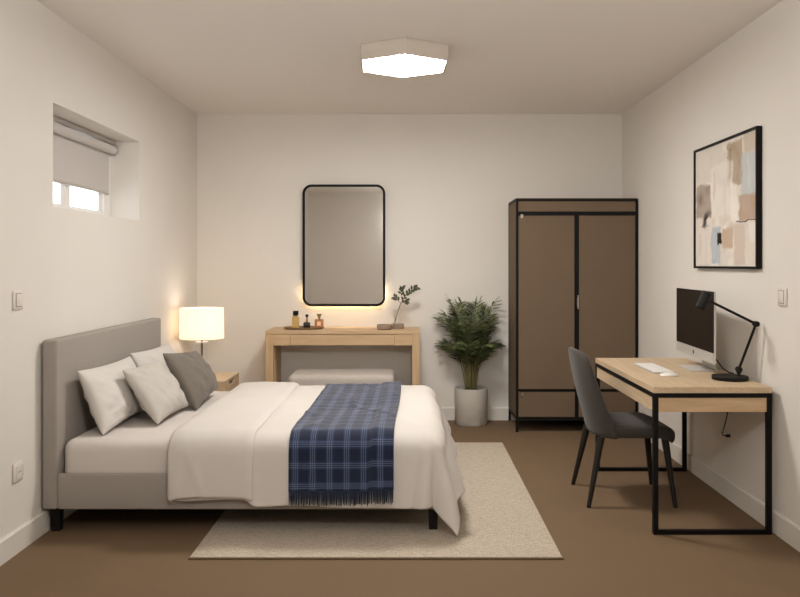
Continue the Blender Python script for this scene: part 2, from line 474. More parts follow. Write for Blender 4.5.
# ------------------------------------------------------------------ rug
rg = thing('area_rug', 'flat woven beige rug lying under the bed', 'rug', (-.15, 4.62, 0))
bm = bmesh.new(); box(bm, -.985, .685, 3.495, 5.745, .001, .011, .003); obj('rug_field', bm, M['rug'], rg)
bm = bmesh.new()
box(bm, -.99, .69, 3.488, 3.4945, .001, .010, .002); obj('bound_edge', bm, M['rug_edge'], rg); bm = bmesh.new(); box(bm, -.99, .69, 5.7455, 5.752, .001, .010, .002)
obj('bound_edge', bm, M['rug_edge'], rg)

# ------------------------------------------------------------------ bed
BY0, BY1 = 3.80, 5.40
bed = thing('double_bed', 'grey upholstered double bed frame with tall padded headboard against left wall', 'bed', (-.8, 4.6, 0))
bm = bmesh.new(); box(bm, -1.793, -1.718, BY0, BY1, .125, .953, .014, 4); obj('headboard', bm, M['bed_fabric'], bed, smooth='auto')
bm = bmesh.new()
box(bm, -1.7175, .155, BY0+.005, BY0+.028, .125, .30, .008, 3)
obj('side_rail', bm, M['bed_fabric'], bed, smooth='auto')
bm = bmesh.new(); box(bm, -1.7175, .155, BY1-.028, BY1-.005, .125, .30, .008, 3); obj('side_rail', bm, M['bed_fabric'], bed, smooth='auto')
bm = bmesh.new(); box(bm, .110, .155, BY0+.0285, BY1-.0285, .125, .30, .008, 3); obj('end_rail', bm, M['bed_fabric'], bed, smooth='auto')
obj('slat_base', NB(-1.717, .109, BY0+.051, BY1-.051, .16, .205), M['black_wood'], bed)
for (x, y, z) in ((.117, 3.875, .0115), (.117, 5.33, .0115), (-1.755, 3.885, 0.0), (-1.755, 5.32, 0.0)):
    bm = bmesh.new()
    q = [(-.024, -.024), (.024, -.024), (.024, .024), (-.024, .024)]
    prism(bm, q, lambda p: Vector((x+p[0]*.85, y+p[1]*.85, z)), lambda p: Vector((x+p[0], y+p[1], .1245)))
    obj('leg', bm, M['black_wood'], bed)

def rounded_slab(bm, x0, x1, y0, y1, z0, z1, r, wob=.0, seg=5, cuts=0):
    box(bm, x0, x1, y0, y1, z0, z1, r, seg)
mt = None
bm = bmesh.new(); box(bm, -1.712, .10, BY0+.03, BY1-.03,   .2065, .457, .055, 6)
mt = obj('mattress', bm, M['sheet'], None, (-.8, 4.6, .2065), smooth='auto')
tag(mt, 'thick mattress under a fitted off-white sheet on the grey bed frame', 'mattress')

# draped cloth over the mattress
YC, HW, XF, ZT = 4.60, .815, .175, .480
R0 = .085
def drape(x, yv, off=0.0, lift=0.0):
    """A point of a sheet laid over the bed: x along the bed, yv across it (arc length from the middle line), off = height above the lowest layer."""
    r = R0 + off
    cu, cv = XF-R0, HW-R0
    du, dv = max(0, x-cu), max(0, abs(yv)-cv)
    d = math.hypot(du, dv); s = -1 if yv < 0 else 1
    bx_, by_ = min(x, cu), min(abs(yv), cv)
    z = ZT + off
    if d > 1e-6:
        cx, cy = du/d, dv/d
        q = r*PI/2
        th = math.atan2(dv, du)
        corner = math.sin(2*th) if du > 0 and dv > 0 else 0
        fl = .05 + .36*cx*cx
        if d < q: a, b = r*math.sin(d/r), r*(1-math.cos(d/r))
        else:
            e = d-q; fn = math.sqrt(1-fl*fl)
            a, b = r+e*fl, r+e*fn
        rip = 0
        if corner > 0:
            rip = .034*math.cos(6*th+.9)*corner*min(1, d/.3)
        else:
            rip = .006*math.sin(x*9+1.3)*min(1, d/.25) if dv > 0 else .008*math.sin(yv*11)*min(1, d/.25)
        a += rip
        bx_ += cx*a; by_ += cy*a; z -= b
    return Vector((bx_, YC+s*by_, z+lift))

def wr(x, y, s=1.0):
    return noise.noise(Vector((x*2.6+3, y*2.2, 1.7)))*.012*s + noise.noise(Vector((x*7, y*5+x*3, 4.1)))*.005*s

def crease(x, y):
    c = noise.noise(Vector((x*3.1+y*1.7, y*1.2-x*.8, 8.3)))
    r_ = max(0, 1-abs(c)*9)
    return .010*r_*max(0, noise.noise(Vector((x*1.3, y*1.3, 2.2)))+.35)

def sheet_normal(x, y):
    e = .004
    a = drape(x+e, y)-drape(x-e, y); b = drape(x, y+e)-drape(x, y-e)
    n = a.cross(b)
    return n.normalized() if n.length > 1e-12 else Vector((0, 0, 1))

XH, XB = -1.175, -.752          # folded head end and the turned-back edge
LS, LF = .380+HW-R0, .352         # half width of the sheet along the arc; overhang past the foot core
FOLD = .028
def duvet_pt(s, yv):
    """s<0: turned-back top layer; s>0: lower layer running to the foot."""
    rr = FOLD/2
    if s < 0:
        x = XH + rr + (-s); off = FOLD
        k = min(1, (-s)/.06)
        off = FOLD*(.5+.5*math.sin(PI/2*k)) if k < 1 else FOLD
        x = XH + rr*(1-math.sin(PI/2*k)) + max(0, -s-.0) if False else XH + (-s)
        edge = max(0, 1-((XB-XH)+s)/.03); off -= .012*min(1, edge)
        off += .006*math.sin(PI*min(1, -s/(XB-XH)))
    else:
        x = XH + s; k = min(1, s/.06)
        off = FOLD*(.5-.5*math.sin(PI/2*k))
    if s >= 0 and s < .02 or s < 0 and s > -.02:
        pass
    p = drape(x, yv, max(0, off))
    hang = max(0, abs(yv)-(HW-R0))
    if hang > 0:
        t_ = min(1, hang/.25); dn = Vector((0, -1 if yv < 0 else 1, 0))
        if s > 0:
            xc = .085-.16*hang
            b_ = .020*math.exp(-((x-xc-.035)/.035)**2)-.010*math.exp(-((x-xc+.012)/.016)**2)
            b_ += .007*math.exp(-((x-xc+.17+.2*hang)/.03)**2)+.006*math.exp(-((x-xc+.62-.1*hang)/.025)**2)
            k_ = min(1, max(0, (s-(XB-XH)-.05)/.1))
            p += dn*b_*t_*k_
        else:
            p += dn*t_*(.006*math.exp(-((x-XH-.05-.35*hang)/.02)**2)+.005*math.exp(-((x-XH-.20+.25*hang)/.03)**2)+.005*noise.noise(Vector((x*11+hang*8, hang*3, 5))))
    n = sheet_normal(x, yv)
    under = 1.0
    if 0 <= s < (XB-XH)+.02: under = .25
    p += n*(max(-.004, wr(x, yv)*under + crease(x, yv)*under) if s >= 0 else wr(x+5, yv)*.5+.003+.5*crease(x+2, yv))
    return p
smax = (XF-R0+LF)-XH
smin = -(XB-XH)
bm = bmesh.new()
NU, NV = 120, 130
def hemj(s, v):
    # slightly uneven hem
    return .010*math.sin(s*7+.6)+.006*math.sin(s*17)
def dfn(u, v):
    s = smin+(smax-smin)*u
    yv = (v*2-1)
    ext = LS + hemj(s, v)*.6 + (.006 if s < 0 else -.035*max(0, min(1, (XB-XH-.004-s)/.03)))
    foot = max(0, (XH+s)-(XF-R0))
    return duvet_pt(s, yv*ext)
grid(bm, dfn, NU, NV)
dv = obj('duvet', bm, M['duvet'], None, (-.5, 4.6, .51), smooth=True, mods=(('SOLIDIFY', dict(thickness=.014, offset=-1)), ('SUBSURF', dict(levels=1, render_levels=1))))
tag(dv, 'white duvet turned back at the head and hanging over the bed sides', 'duvet')

# throw
TX0, TX1 = -.572, -.066
OFF = .021
TL = .333+HW-R0
def throw_pt(x, yv):
    step = 1/(1+math.exp(-(x+.182+.012*math.sin(yv*3))/.004))
    n = sheet_normal(x, yv)
    taper = 1-.0*abs(yv)
    p = drape(x+.010*math.sin(yv*2.3+.5), yv, OFF + .009*step)
    return p + n*(wr(x, yv)+crease(x, yv)+.0015*noise.noise(Vector((x*22, yv*9, 2))))
bm = bmesh.new()
def tfn(u, v): return throw_pt(TX0+(TX1-TX0)*u, (v*2-1)*TL)
grid(bm, tfn, 84, 130, uvfn=lambda u, v: (TX0+(TX1-TX0)*u, (v*2-1)*TL))
th = obj('throw_blanket', bm, M['plaid'], None, (-.32, 4.6, .54), smooth=True, mods=(('SOLIDIFY', dict(thickness=.007, offset=1)),))
tag(th, 'navy blue plaid throw blanket with fringed ends laid across the duvet', 'blanket')
for sgn in (-1, 1):
    bm = bmesh.new()
    n = 96
    for i in range(n):
        x = TX0+.004+(TX1-TX0-.008)*i/(n-1)
        yy = sgn*(TL-.004)
        p = throw_pt(x, yy); q = throw_pt(x, sgn*(TL-.02)); d = (p-q).normalized()
        nn = sheet_normal(x, yy)*.009
        j = random.uniform(-.003, .003); ln = random.uniform(.062, .074)
        pts = [p+nn, p+nn+d*ln*.5+Vector((j*.5, 0, 0)), p+nn+d*ln+Vector((j, 0, 0))]
        tube(bm, pts, [.0030, .0026, .0018], 5)
    obj('fringe', bm, M['fringe'], th, smooth=True)

# pillows
def pillow(name, label, m, c, w, h, t, tilt, yaw=0, roll=0, seed=0, pinch=.07, wrk=.013, taper=0):
    bm = bmesh.new()
    N = 44
    def side(sg):
        def f(a, b):
            u, v = a*2-1, b*2-1
            # denser near the edges
            u, v = math.sin(u*PI/2), math.sin(v*PI/2)
            x = w/2*u*(1-pinch*(1-v*v)); y = h/2*v*(1-pinch*(1-u*u))
            y *= 1-taper*(u+1)/2
            k = max(0, (1-u*u)*(1-v*v))
            z = t/2*(k**.42)*(1-.10*v)
            fade = min(1, k*3)
            z += fade*wrk*(noise.noise(Vector((u*2.2+seed, v*2.2, sg)))+.6*noise.noise(Vector((u*5+v*3+seed, v*2-u, 3+sg))))
            # corner creases
            z -= fade*(1-min(1, k*1.2))*.006*abs(math.sin(7*math.atan2(v, u)+seed+2*noise.noise(Vector((u*2, v*2, seed)))))
            ridge = max(0, 1-abs(noise.noise(Vector((u*1.6+seed, v*2.6+u*1.2, 6+sg))))*7)
            z += fade*.009*ridge*max(0, .8-k*.6)
            y -= .012*(1-v)*.5*(1-u*u)*0
            return Vector((x, y, sg*max(z, 0)))
        return f
    grid(bm, side(1), N, N); grid(bm, side(-1), N, N)
    bmesh.ops.remove_doubles(bm, verts=bm.verts, dist=.0006)
    W = Vector((0, 1, 0)); Hh = Vector((-math.sin(tilt), 0, math.cos(tilt)))
    Nn = W.cross(Hh)
    R = Matrix((W, Hh, Nn)).transposed()
    R = Matrix.Rotation(yaw, 3, 'Z') @ R @ Matrix.Rotation(roll, 3, 'Z')
    for v in bm.verts: v.co = R @ v.co + Vector(c)
    o = obj(name, bm, m, None, (c[0], c[1], c[2]-h/2*math.cos(tilt)), smooth=True)
    tag(o, label, 'pillow')
    return o
rad = math.radians
pillow('bed_pillow', 'white bed pillow against the headboard, nearest the viewer', M['pillow'], (-1.602, 4.275, .626), .72, .345, .165, rad(22), seed=1, taper=.06)
pillow('bed_pillow', 'white bed pillow against the headboard, half hidden behind the cushions', M['pillow'], (-1.602, 5.02, .628), .72, .35, .165, rad(22), seed=9, taper=.06)
pillow('cushion', 'pale grey linen cushion leaning on the white pillow', M['cushion'], (-1.416, 4.385, .617), .49, .345, .145, rad(34), yaw=rad(-3), seed=4, taper=.05)
pillow('cushion', 'dark grey cushion standing in front of the far pillow', M['dark_cushion'], (-1.345, 4.865, .630), .54, .39, .155, rad(31), yaw=rad(-2), seed=6, taper=.26)

# ------------------------------------------------------------------ nightstand and lamp
ns = thing('nightstand', 'pale oak bedside cabinet beyond the headboard', 'nightstand', (-1.58, 5.99, 0))
nx0, nx1, ny0, ny1, nz = -1.788, -1.363, 5.755, 6.235, .46
obj('cabinet_top', NB(nx0, nx1, ny0, ny1, nz-.022, nz, .003), M['oak_y'], ns)
bm = bmesh.new()
box(bm, nx0, nx1, ny0, ny0+.02, .10, nz-.0225, .002); box(bm, nx0, nx1, ny1-.02, ny1, .10, nz-.0225, .002)
box(bm, nx0, nx1-.02, ny0+.0205, ny1-.0205, .10, .12); box(bm, nx0, nx0+.015, ny0+.0205, ny1-.0205, .12, nz-.023)
obj('carcass', bm, M['oak_x'], ns)
for (z0, z1, cut) in ((.29, nz-.024, True), (.122, .287, False)):
    bm = bmesh.new()
    if cut:
        yc = (ny0+ny1)/2
        P = [(ny0+.021, z0), (ny1-.021, z0), (ny1-.021, z1), (yc+.10, z1), (yc+.08, z1-.035), (yc-.08, z1-.035), (yc-.10, z1), (ny0+.021, z1)]
        prism(bm, P, lambda p: Vector((nx1-.018, p[0], p[1])), lambda p: Vector((nx1, p[0], p[1])))
    else: box(bm, nx1-.018, nx1, ny0+.021, ny1-.021, z0, z1)
    d = obj('drawer', bm, M['oak_y'], ns)
    if cut: obj('finger_slot', NB(nx1-.024, nx1-.0185, yc-.10, yc+.10, z1-.04, z1-.002), M['hole'], d)
for (x, y) in ((nx0+.03, ny0+.03), (nx1-.03, ny0+.03), (nx0+.03, ny1-.03), (nx1-.03, ny1-.03)):
    bm = bmesh.new(); tube(bm, [(x, y, 0), (x, y, .0995)], [.012, .018], 12); obj('leg', bm, M['oak_z'], ns, smooth='auto')

lx, ly = -1.597, 6.0
tl = thing('table_lamp', 'glowing table lamp with white drum shade on the bedside cabinet', 'lamp', (lx, ly, nz))
bm = bmesh.new(); lathe(bm, [(0, .0005), (.066, .0005), (.066, .010), (.060, .014), (0, .014)], (lx, ly, nz)); obj('base', bm, M['lamp_black'], tl, smooth='auto')
bm = bmesh.new(); tube(bm, [(lx, ly, nz+.0145), (lx, ly, .80)], .0075, 14); obj('stem', bm, M['pewter'], tl, smooth='auto')
bm = bmesh.new(); lathe(bm, [(.046, .0145), (.046, .265), (.044, .265), (.044, .0145)], (lx, ly, nz), 32); obj('glass_column', bm, M['clear_glass'], tl, smooth='auto')
bm = bmesh.new(); lathe(bm, [(.009, .262), (.048, .262), (.048, .268), (.009, .268)], (lx, ly, nz), 32); obj('collar', bm, M['alu'], tl, smooth='auto')
bm = bmesh.new(); lathe(bm, [(.166, .755), (.164, .985), (.162, .985), (.164, .755), (.166, .755)], (lx, ly, 0), 64); ls = obj('lamp_shade', bm, M['shade'], tl, smooth='auto')
bm = bmesh.new(); lathe(bm, [(.1665, .754), (.1665, .759), (.163, .759), (.163, .754), (.1665, .754)], (lx, ly, 0), 64)
obj('trim_band', bm, M['shade'], ls, smooth='auto'); bm = bmesh.new(); lathe(bm, [(.1645, .981), (.1645, .986), (.161, .986), (.161, .981), (.1645, .981)], (lx, ly, 0), 64); obj('trim_band', bm, M['shade'], ls, smooth='auto')
bm = bmesh.new()
for k in range(3):
    a = k*2*PI/3+.4; tube(bm, [(lx, ly, .80), (lx+.160*math.cos(a), ly+.160*math.sin(a), .79)], .0022, 6)
obj('shade_carrier', bm, M['pewter'], tl)

# ------------------------------------------------------------------ vanity
va = thing('vanity_table', 'narrow oak dressing table with slab sides under the mirror', 'table', (-.53, 6.42, 0))
vx0, vx1, vy0, vy1, vz = -1.150, .083, 6.225, 6.612, .792
obj('table_top', NB(vx0, vx1, vy0, vy1, vz-.028, vz, .003), M['oak_x'], va)
for a in (vx0, vx1-.080):
    bm = bmesh.new(); pw = .062; q = a if a < -.5 else a+.018; box(bm, q, q+pw, vy0+.003, vy0+.05, 0, vz-.0285, .003); box(bm, q+.020, q+pw-.020, vy0+.05, vy0+.10, 0, vz-.0285); box(bm, q, q+pw, vy0+.10, vy1-.003, 0, vz-.0285, .003)
    obj('side_panel', bm, M['oak_z'], va)
bm = bmesh.new(); box(bm, vx0+.0625, -.955, vy0+.004, vy0+.022, vz-.118, vz-.029, .001); obj('apron', bm, M['oak_x'], va); bm = bmesh.new(); box(bm, -.118, vx1-.0625, vy0+.004, vy0+.022, vz-.118, vz-.029, .001)
obj('apron', bm, M['oak_x'], va)
obj('drawer', NB(-.9525, -.1205, vy0+.003, vy0+.021, vz-.116, vz-.0315, .002), M['oak_x'], va)
bm = bmesh.new(); box(bm, vx0+.081, vx1-.081, vy0+.023, vy1-.03, vz-.10, vz-.03); obj('drawer_box', bm, M['oak_x'], va)

ot = thing('ottoman', 'pale grey upholstered bench with rounded top in front of the dressing table', 'ottoman', (-.525, 6.19, 0))
bm = bmesh.new(); box(bm, -.935, -.115, 5.975, 6.41, .30, .472, .045, 6); obj('seat_cushion', bm, M['ottoman'], ot, smooth='auto')
bm = bmesh.new(); box(bm, -.930, -.120, 5.98, 6.405, .06, .2995, .02, 4); obj('upholstered_base', bm, M['ottoman'], ot, smooth='auto')
for (x, y) in ((-.88, 6.03), (-.17, 6.03), (-.88, 6.355), (-.17, 6.355)):
    bm = bmesh.new(); tube(bm, [(x, y, 0), (x, y, .0595)], [.014, .02], 12); obj('foot', bm, M['black_wood'], ot, smooth='auto')

# tray and bottles
ty = 6.40
tr = thing('vanity_tray', 'oval taupe tray holding three perfume bottles', 'tray', (-.865, ty, vz))
bm = bmesh.new(); lathe(bm, [(0, .001), (.150, .001), (.166, .012), (.168, .018), (.164, .018), (.148, .0055), (0, .0055)], (-.865, ty, vz), 56, 1, .66)
obj('tray_body', bm, M['tray'], tr, smooth='auto')
zt = vz+.006
b1 = thing('perfume_bottle', 'tall amber perfume bottle with black square cap', 'bottle', (-.935, 6.41, zt), 'perfume bottles on the tray')
obj('bottle_body', NB(-.963, -.907, 6.390, 6.430, zt, zt+.098, .006, 3), M['amber'], b1, smooth='auto')
obj('neck', NB(-.945, -.925, 6.400, 6.420, zt+.0985, zt+.104), M['gold'], b1)
obj('cap', NB(-.956, -.914, 6.393, 6.427, zt+.1045, zt+.142, .003), M['black'], b1)
b2 = thing('perfume_bottle', 'squat dark perfume bottle with a ball stopper', 'bottle', (-.842, 6.40, zt), 'perfume bottles on the tray')
bm = bmesh.new(); box(bm, -.870, -.814, 6.378, 6.422, zt, zt+.050, .010, 3); obj('bottle_body', bm, M['dark_glass'], b2, smooth='auto')
bm = bmesh.new(); tube(bm, [(-.842, 6.40, zt+.0505), (-.842, 6.40, zt+.088)], [.009, .006], 12); obj('neck', bm, M['gold'], b2, smooth='auto')
bm = bmesh.new(); lathe(bm, [(0, -.014), (.009, -.011), (.0145, 0), (.009, .011), (0, .014)], (-.842, 6.40, zt+.1015), 20); obj('stopper', bm, M['black'], b2, smooth=True)
b3 = thing('perfume_bottle', 'square rose-amber perfume bottle with flared stopper', 'bottle', (-.740, 6.41, zt), 'perfume bottles on the tray')
bm = bmesh.new(); box(bm, -.778, -.706, 6.390, 6.430, zt, zt+.074, .007, 3); obj('bottle_body', bm, M['rose_glass'], b3, smooth='auto')
obj('bottle_label', NB(-.757, -.727, 6.3885, 6.3895, zt+.022, zt+.055), M['label_pink'], b3)
bm = bmesh.new(); tube(bm, [(-.742, 6.41, zt+.0745), (-.742, 6.41, zt+.086)], .009, 12); obj('neck', bm, M['gold'], b3)
bm = bmesh.new(); prism(bm, [(-.008, .0865), (.008, .0865), (.022, .118), (-.022, .118)], lambda p: Vector((-.742+p[0], 6.40, zt+p[1])), lambda p: Vector((-.742+p[0], 6.42, zt+p[1]))); obj('stopper', bm, M['gold'], b3)

# bowl and vase
bw = thing('shallow_bowl', 'small low smoked-brown glass bowl beside the twig vase', 'bowl', (-.203, 6.335, vz))
bm = bmesh.new(); lathe(bm, [(0, .0005), (.052, .0005), (.062, .012), (.063, .042), (.058, .042), (.056, .014), (.046, .008), (0, .008)], (-.203, 6.335, vz), 40)
obj('bowl_body', bm, M['brown_glass'], bw, smooth='auto')
vs = thing('glass_vase', 'clear glass vase with thick brown base holding a leafy twig', 'vase', (-.098, 6.45, vz))
bm = bmesh.new(); lathe(bm, [(0, .0005), (.050, .0005), (.054, .008), (.054, .036), (.046, .044), (0, .044)], (-.098, 6.45, vz), 40); obj('vase_base', bm, M['brown_glass'], vs, smooth='auto')
bm = bmesh.new(); lathe(bm, [(.036, .0445), (.037, .150), (.0355, .150), (.0345, .0445)], (-.098, 6.45, vz), 32); obj('glass_body', bm, M['clear_glass'], vs, smooth='auto')
tw = thing('leafy_twig', 'thin olive twig with small dark leaves leaning in the vase', 'twig', (-.125, 6.45, vz+.046))
P0 = [(-.124, 6.45, .839), (-.100, 6.45, .92), (-.072, 6.445, 1.00), (-.03, 6.44, 1.07), (.02, 6.435, 1.115), (.066, 6.43, 1.132)]
bm = bmesh.new(); tube(bm, P0, [.0032, .003, .0028, .0024, .002, .0012], 8)
br = [[(-.072, 6.445, 1.00), (-.10, 6.45, 1.03), (-.128, 6.45, 1.056)], [(-.06, 6.443, 1.02), (-.072, 6.43, 1.09), (-.062, 6.43, 1.135)], [(-.072, 6.445, 1.00), (-.04, 6.43, 1.01), (-.01, 6.425, 1.02)]]
for q in br: tube(bm, q, [.002, .0016, .001], 6)
obj('stem', bm, M['twig'], tw, smooth=True)
def leaf(bm, p, d, ln, wd, up):
    d = d.normalized(); s = d.cross(up).normalized(); n = s.cross(d)
    prev = None
    K = 5
    for i in range(K+1):
        t_ = i/K; wv = wd*math.sin(PI*min(1, t_*.94+.06))**.8*.5
        c = p+d*ln*t_+n*(-.12*ln*t_*t_)
        row = [bm.verts.new(c-s*wv+n*wv*.25), bm.verts.new(c), bm.verts.new(c+s*wv+n*wv*.25)]
        if prev:
            bm.faces.new((prev[0], prev[1], row[1], row[0])); bm.faces.new((prev[1], prev[2], row[2], row[1]))
        prev = row
def along(P, t_):
    k = t_*(len(P)-1); i = min(int(k), len(P)-2); f = k-i
    return Vector(P[i]).lerp(Vector(P[i+1]), f), (Vector(P[i+1])-Vector(P[i]))
rnd = random.Random(3)
for P, a, n in ((P0, .42, 15), (br[0], .3, 5), (br[1], .3, 7), (br[2], .4, 4)):
    for i in range(n):
        p, d = along(P, a+(1-a)*(i+.5)/n)
        sd = Vector((-d.z, 0, d.x)).normalized()*(1 if i % 2 else -1)
        dr = d.normalized()*.75+sd*.8+Vector((0, rnd.uniform(-.7, .5), rnd.uniform(-.1, .2)))
        bm = bmesh.new(); leaf(bm, p, dr, rnd.uniform(.030, .040), .019, Vector((0, -1, .3)))
        obj('leaf', bm, M['leaf'], tw, smooth=True, recalc=False)

# ------------------------------------------------------------------ mirror
def rrect(x0, x1, z0, z1, r, n=8):
    P = []
    for (cx, cz, a0) in ((x1-r, z1-r, 0), (x0+r, z1-r, PI/2), (x0+r, z0+r, PI), (x1-r, z0+r, 3*PI/2)):
        for i in range(n+1):
            a = a0+PI/2*i/n; P.append((cx+r*math.cos(a), cz+r*math.sin(a)))
    return P
mi = thing('wall_mirror', 'tall rounded mirror in thin black frame, softly backlit', 'mirror', (-.553, 6.60, .968))
mx0, mx1, mz0, mz1 = -.902, -.204, .968, 1.996
bm = bmesh.new()
o1, i1 = rrect(mx0, mx1, mz0, mz1, .075), rrect(mx0+.020, mx1-.020, mz0+.020, mz1-.020, .057)
def rv(P, y): return [bm.verts.new((p[0], y, p[1])) for p in P]
A, B, C_, D = rv(o1, 6.600), rv(o1, 6.575), rv(i1, 6.575), rv(i1, 6.600)
for p, q in ((A, B), (B, C_), (C_, D), (D, A)): bridge(bm, p, q)
obj('mirror_frame', bm, M['black'], mi, smooth='auto')
bm = bmesh.new(); prism(bm, rrect(mx0+.0205, mx1-.0205, mz0+.0205, mz1-.0205, .0565), lambda p: Vector((p[0], 6.582, p[1])), lambda p: Vector((p[0], 6.598, p[1])))
obj('mirror_glass', bm, M['mirror'], mi)
bm = bmesh.new(); prism(bm, rrect(mx0+.05, mx1-.05, mz0+.05, mz1-.05, .04), lambda p: Vector((p[0], 6.6005, p[1])), lambda p: Vector((p[0], 6.6265, p[1])))
obj('backing', bm, M['black'], mi)
bm = bmesh.new(); box(bm, mx0+.06, mx1-.06, 6.607, 6.621, mz0+.038, mz0+.049)
box(bm, mx0+.038, mx0+.049, 6.607, 6.621, mz0+.06, mz0+.16); box(bm, mx1-.049, mx1-.038, 6.607, 6.621, mz0+.06, mz0+.16)
obj('light_strip', bm, M['led'], mi)

# ------------------------------------------------------------------ potted palm
px, py = .51, 6.465
pl = thing('potted_palm', 'bushy green palm in a round pale concrete pot beside the wardrobe', 'plant', (px, py, 0))
bm = bmesh.new(); lathe(bm, [(0, .001), (.126, .001), (.134, .012), (.1365, .295), (.1345, .302), (.126, .302), (.123, .27), (0, .262)], (px, py, 0), 56)
obj('pot', bm, M['pot'], pl, smooth='auto')
bm = bmesh.new(); lathe(bm, [(.122, .271), (.08, .280), (0, .284)], (px, py, 0), 32)
obj('soil', bm, M['soil'], pl, smooth=True)
rnd = random.Random(21)
def frond(base, tip_dir, length, lean, nl=20, droop=.5, t0=.3):
    """A feather-shaped palm frond: a stalk that rises and arches over, leaflets on both sides."""
    bm = bmesh.new()
    P = []; K = 14
    p = Vector(base); az = Vector((math.cos(tip_dir), math.sin(tip_dir), 0))
    for i in range(K+1):
        t_ = i/K
        ang = lean + droop*t_**2.2
        P.append(p.copy())
        p = p + (az*math.sin(ang)+Vector((0, 0, 1))*math.cos(ang))*(length/K)
    for q in P:
        q.y = min(q.y, 6.60)
    tube(bm, P, [.0048*(1-.75*i/K) for i in range(K+1)], 6)
    st = bm
    lf = bmesh.new()
    side0 = az.cross(Vector((0, 0, 1)))
    for i in range(nl):
        t_ = t0+(1-t0)*(i+.5)/nl
        c, d = along(P, t_)
        d.normalize()
        prof = math.sin(PI*min(1, (t_-t0+.08)/(1.12-t0)))**.7
        ll = (.045+.095*prof)*rnd.uniform(.85, 1.15)
        for s in (-1, 1):
            dr = d*.80+side0*s*.80+Vector((rnd.uniform(-.1, .1), rnd.uniform(-.1, .1), rnd.uniform(-.45, -.05)))
            dr.normalize()
            if c.y+dr.y*ll > 6.612: dr.y = (6.612-c.y)/ll; dr.normalize()
            leaf(lf, c, dr, ll, .0135, Vector((rnd.uniform(-.5, .5), -.5, 1)))
    c, d = along(P, 1.0); leaf(lf, c, d, length*.10, .010, Vector((0, 0, 1))+az*.2)
    for v in lf.verts: v.co.y = min(v.co.y, 6.615)
    f = obj('frond', lf, M['palm'], pl, smooth=True, recalc=False)
    obj('stalk', st, M['palm_stem'], f, smooth=True)
specs = []
for k in range(36):
    a = k*2.399+.3
    tier = (k*.618) % 1
    if k % 3 == 0: specs.append((a, .66+.20*tier, .02+.06*tier, .30+.40*tier, .36))       # tall, nearly upright
    elif k % 3 == 1: specs.append((a, .60+.24*tier, .05+.13*tier, .65+.55*tier, .40))     # middle, arching
    else: specs.append((a, .42+.16*tier, .08+.12*tier, 1.0+.6*tier, .46))                 # short, low
for k, (a, ln, le, dr, t0) in enumerate(specs):
    rr = .012+.05*(k % 4)/4
    if math.sin(a) > .3: ln *= .9
    frond((px+rr*math.cos(a), py-.01+rr*math.sin(a), .279), a, ln, le, 15, dr, t0)

# ------------------------------------------------------------------ wardrobe
wx0, wx1, wyf, wyb, wz = .838, 1.799, 6.14, 6.61, 1.838
wd = thing('wardrobe', 'tall brown two-door wardrobe with thin black metal frame in the corner', 'wardrobe', ((wx0+wx1)/2, (wyf+wyb)/2, 0))
f = .019
bm = bmesh.new()
for x in (wx0, wx1-f):
    for y in (wyf, wyb-f): box(bm, x, x+f, y, y+f, 0, wz-.0, .002)
for z in (wz-f, 1.708, .320, .098):
    h = .030 if z in (1.708,) else f
    for y in (wyf, wyb-f): box(bm, wx0+f, wx1-f, y, y+f, z, z+h)
for z in (wz-f, .098):
    for x in (wx0, wx1-f): box(bm, x, x+f, wyf+f, wyb-f, z, z+f)
xm = wx0+(575.8-515.5)/(636.5-515.5)*(wx1-wx0)
box(bm, xm-.017, xm+.017, wyf, wyf+f, .338, 1.708); box(bm, xm-.014, xm+.014, wyf, wyf+f, .119, .320)
obj('metal_frame', bm, M['black'], wd)
obj('crown_panel', NB(wx0+f+.001, wx1-f-.001, wyf+.002, wyf+.018, 1.739, wz-f-.001), M['ward'], wd)
obj('top_panel', NB(wx0+.004, wx1-.004, wyf+.004, wyb-.004, wz+.0005, wz+.006), M['ward'], wd)
for x in (wx0+.003, wx1-.011): obj('side_panel', NB(x, x+.008, wyf+f+.001, wyb-f-.001, .119, wz-f-.001), M['ward'], wd)
obj('back_panel', NB(wx0+f, wx1-f, wyb-.006, wyb-.001, .119, wz-f), M['ward'], wd)
obj('floor_panel', NB(wx0+f+.001, wx1-f-.001, wyf+f+.001, wyb-f-.001, .10, .116), M['black'], wd)
def latch(parent, x, z, w=.020, h=.032):
    bm = bmesh.new(); box(bm, x-w/2, x+w/2, wyf-.004, wyf+.0015, z-h/2, z+h/2, .0015); box(bm, x-w/5, x+w/5, wyf-.010, wyf-.004, z-h*.42, z+h*.2, .0015)
    obj('latch', bm, M['steel'], parent)
d1 = obj('door', NB(wx0+f+.002, xm-.018, wyf+.003, wyf+.019, .340, 1.706, .001), M['ward'], wd)
d2 = obj('door', NB(xm+.018, wx1-f-.002, wyf+.003, wyf+.019, .340, 1.706, .001), M['ward'], wd)
bm = bmesh.new(); box(bm, xm+.004, xm+.014, wyf-.014, wyf-.002, .97, 1.08, .003); box(bm, xm+.002, xm+.016, wyf-.004, wyf-.0005, .99, 1.06); obj('handle', bm, M['steel'], d2)
latch(d1, wx0+f+.028, 1.700)
w1 = obj('drawer', NB(wx0+f+.002, xm-.015, wyf+.003, wyf+.019, .120, .318, .001), M['ward'], wd)
obj('drawer', NB(xm+.015, wx1-f-.002, wyf+.003, wyf+.019, .120, .318, .001), M['ward'], wd)
latch(w1, wx0+f+.032, .296)

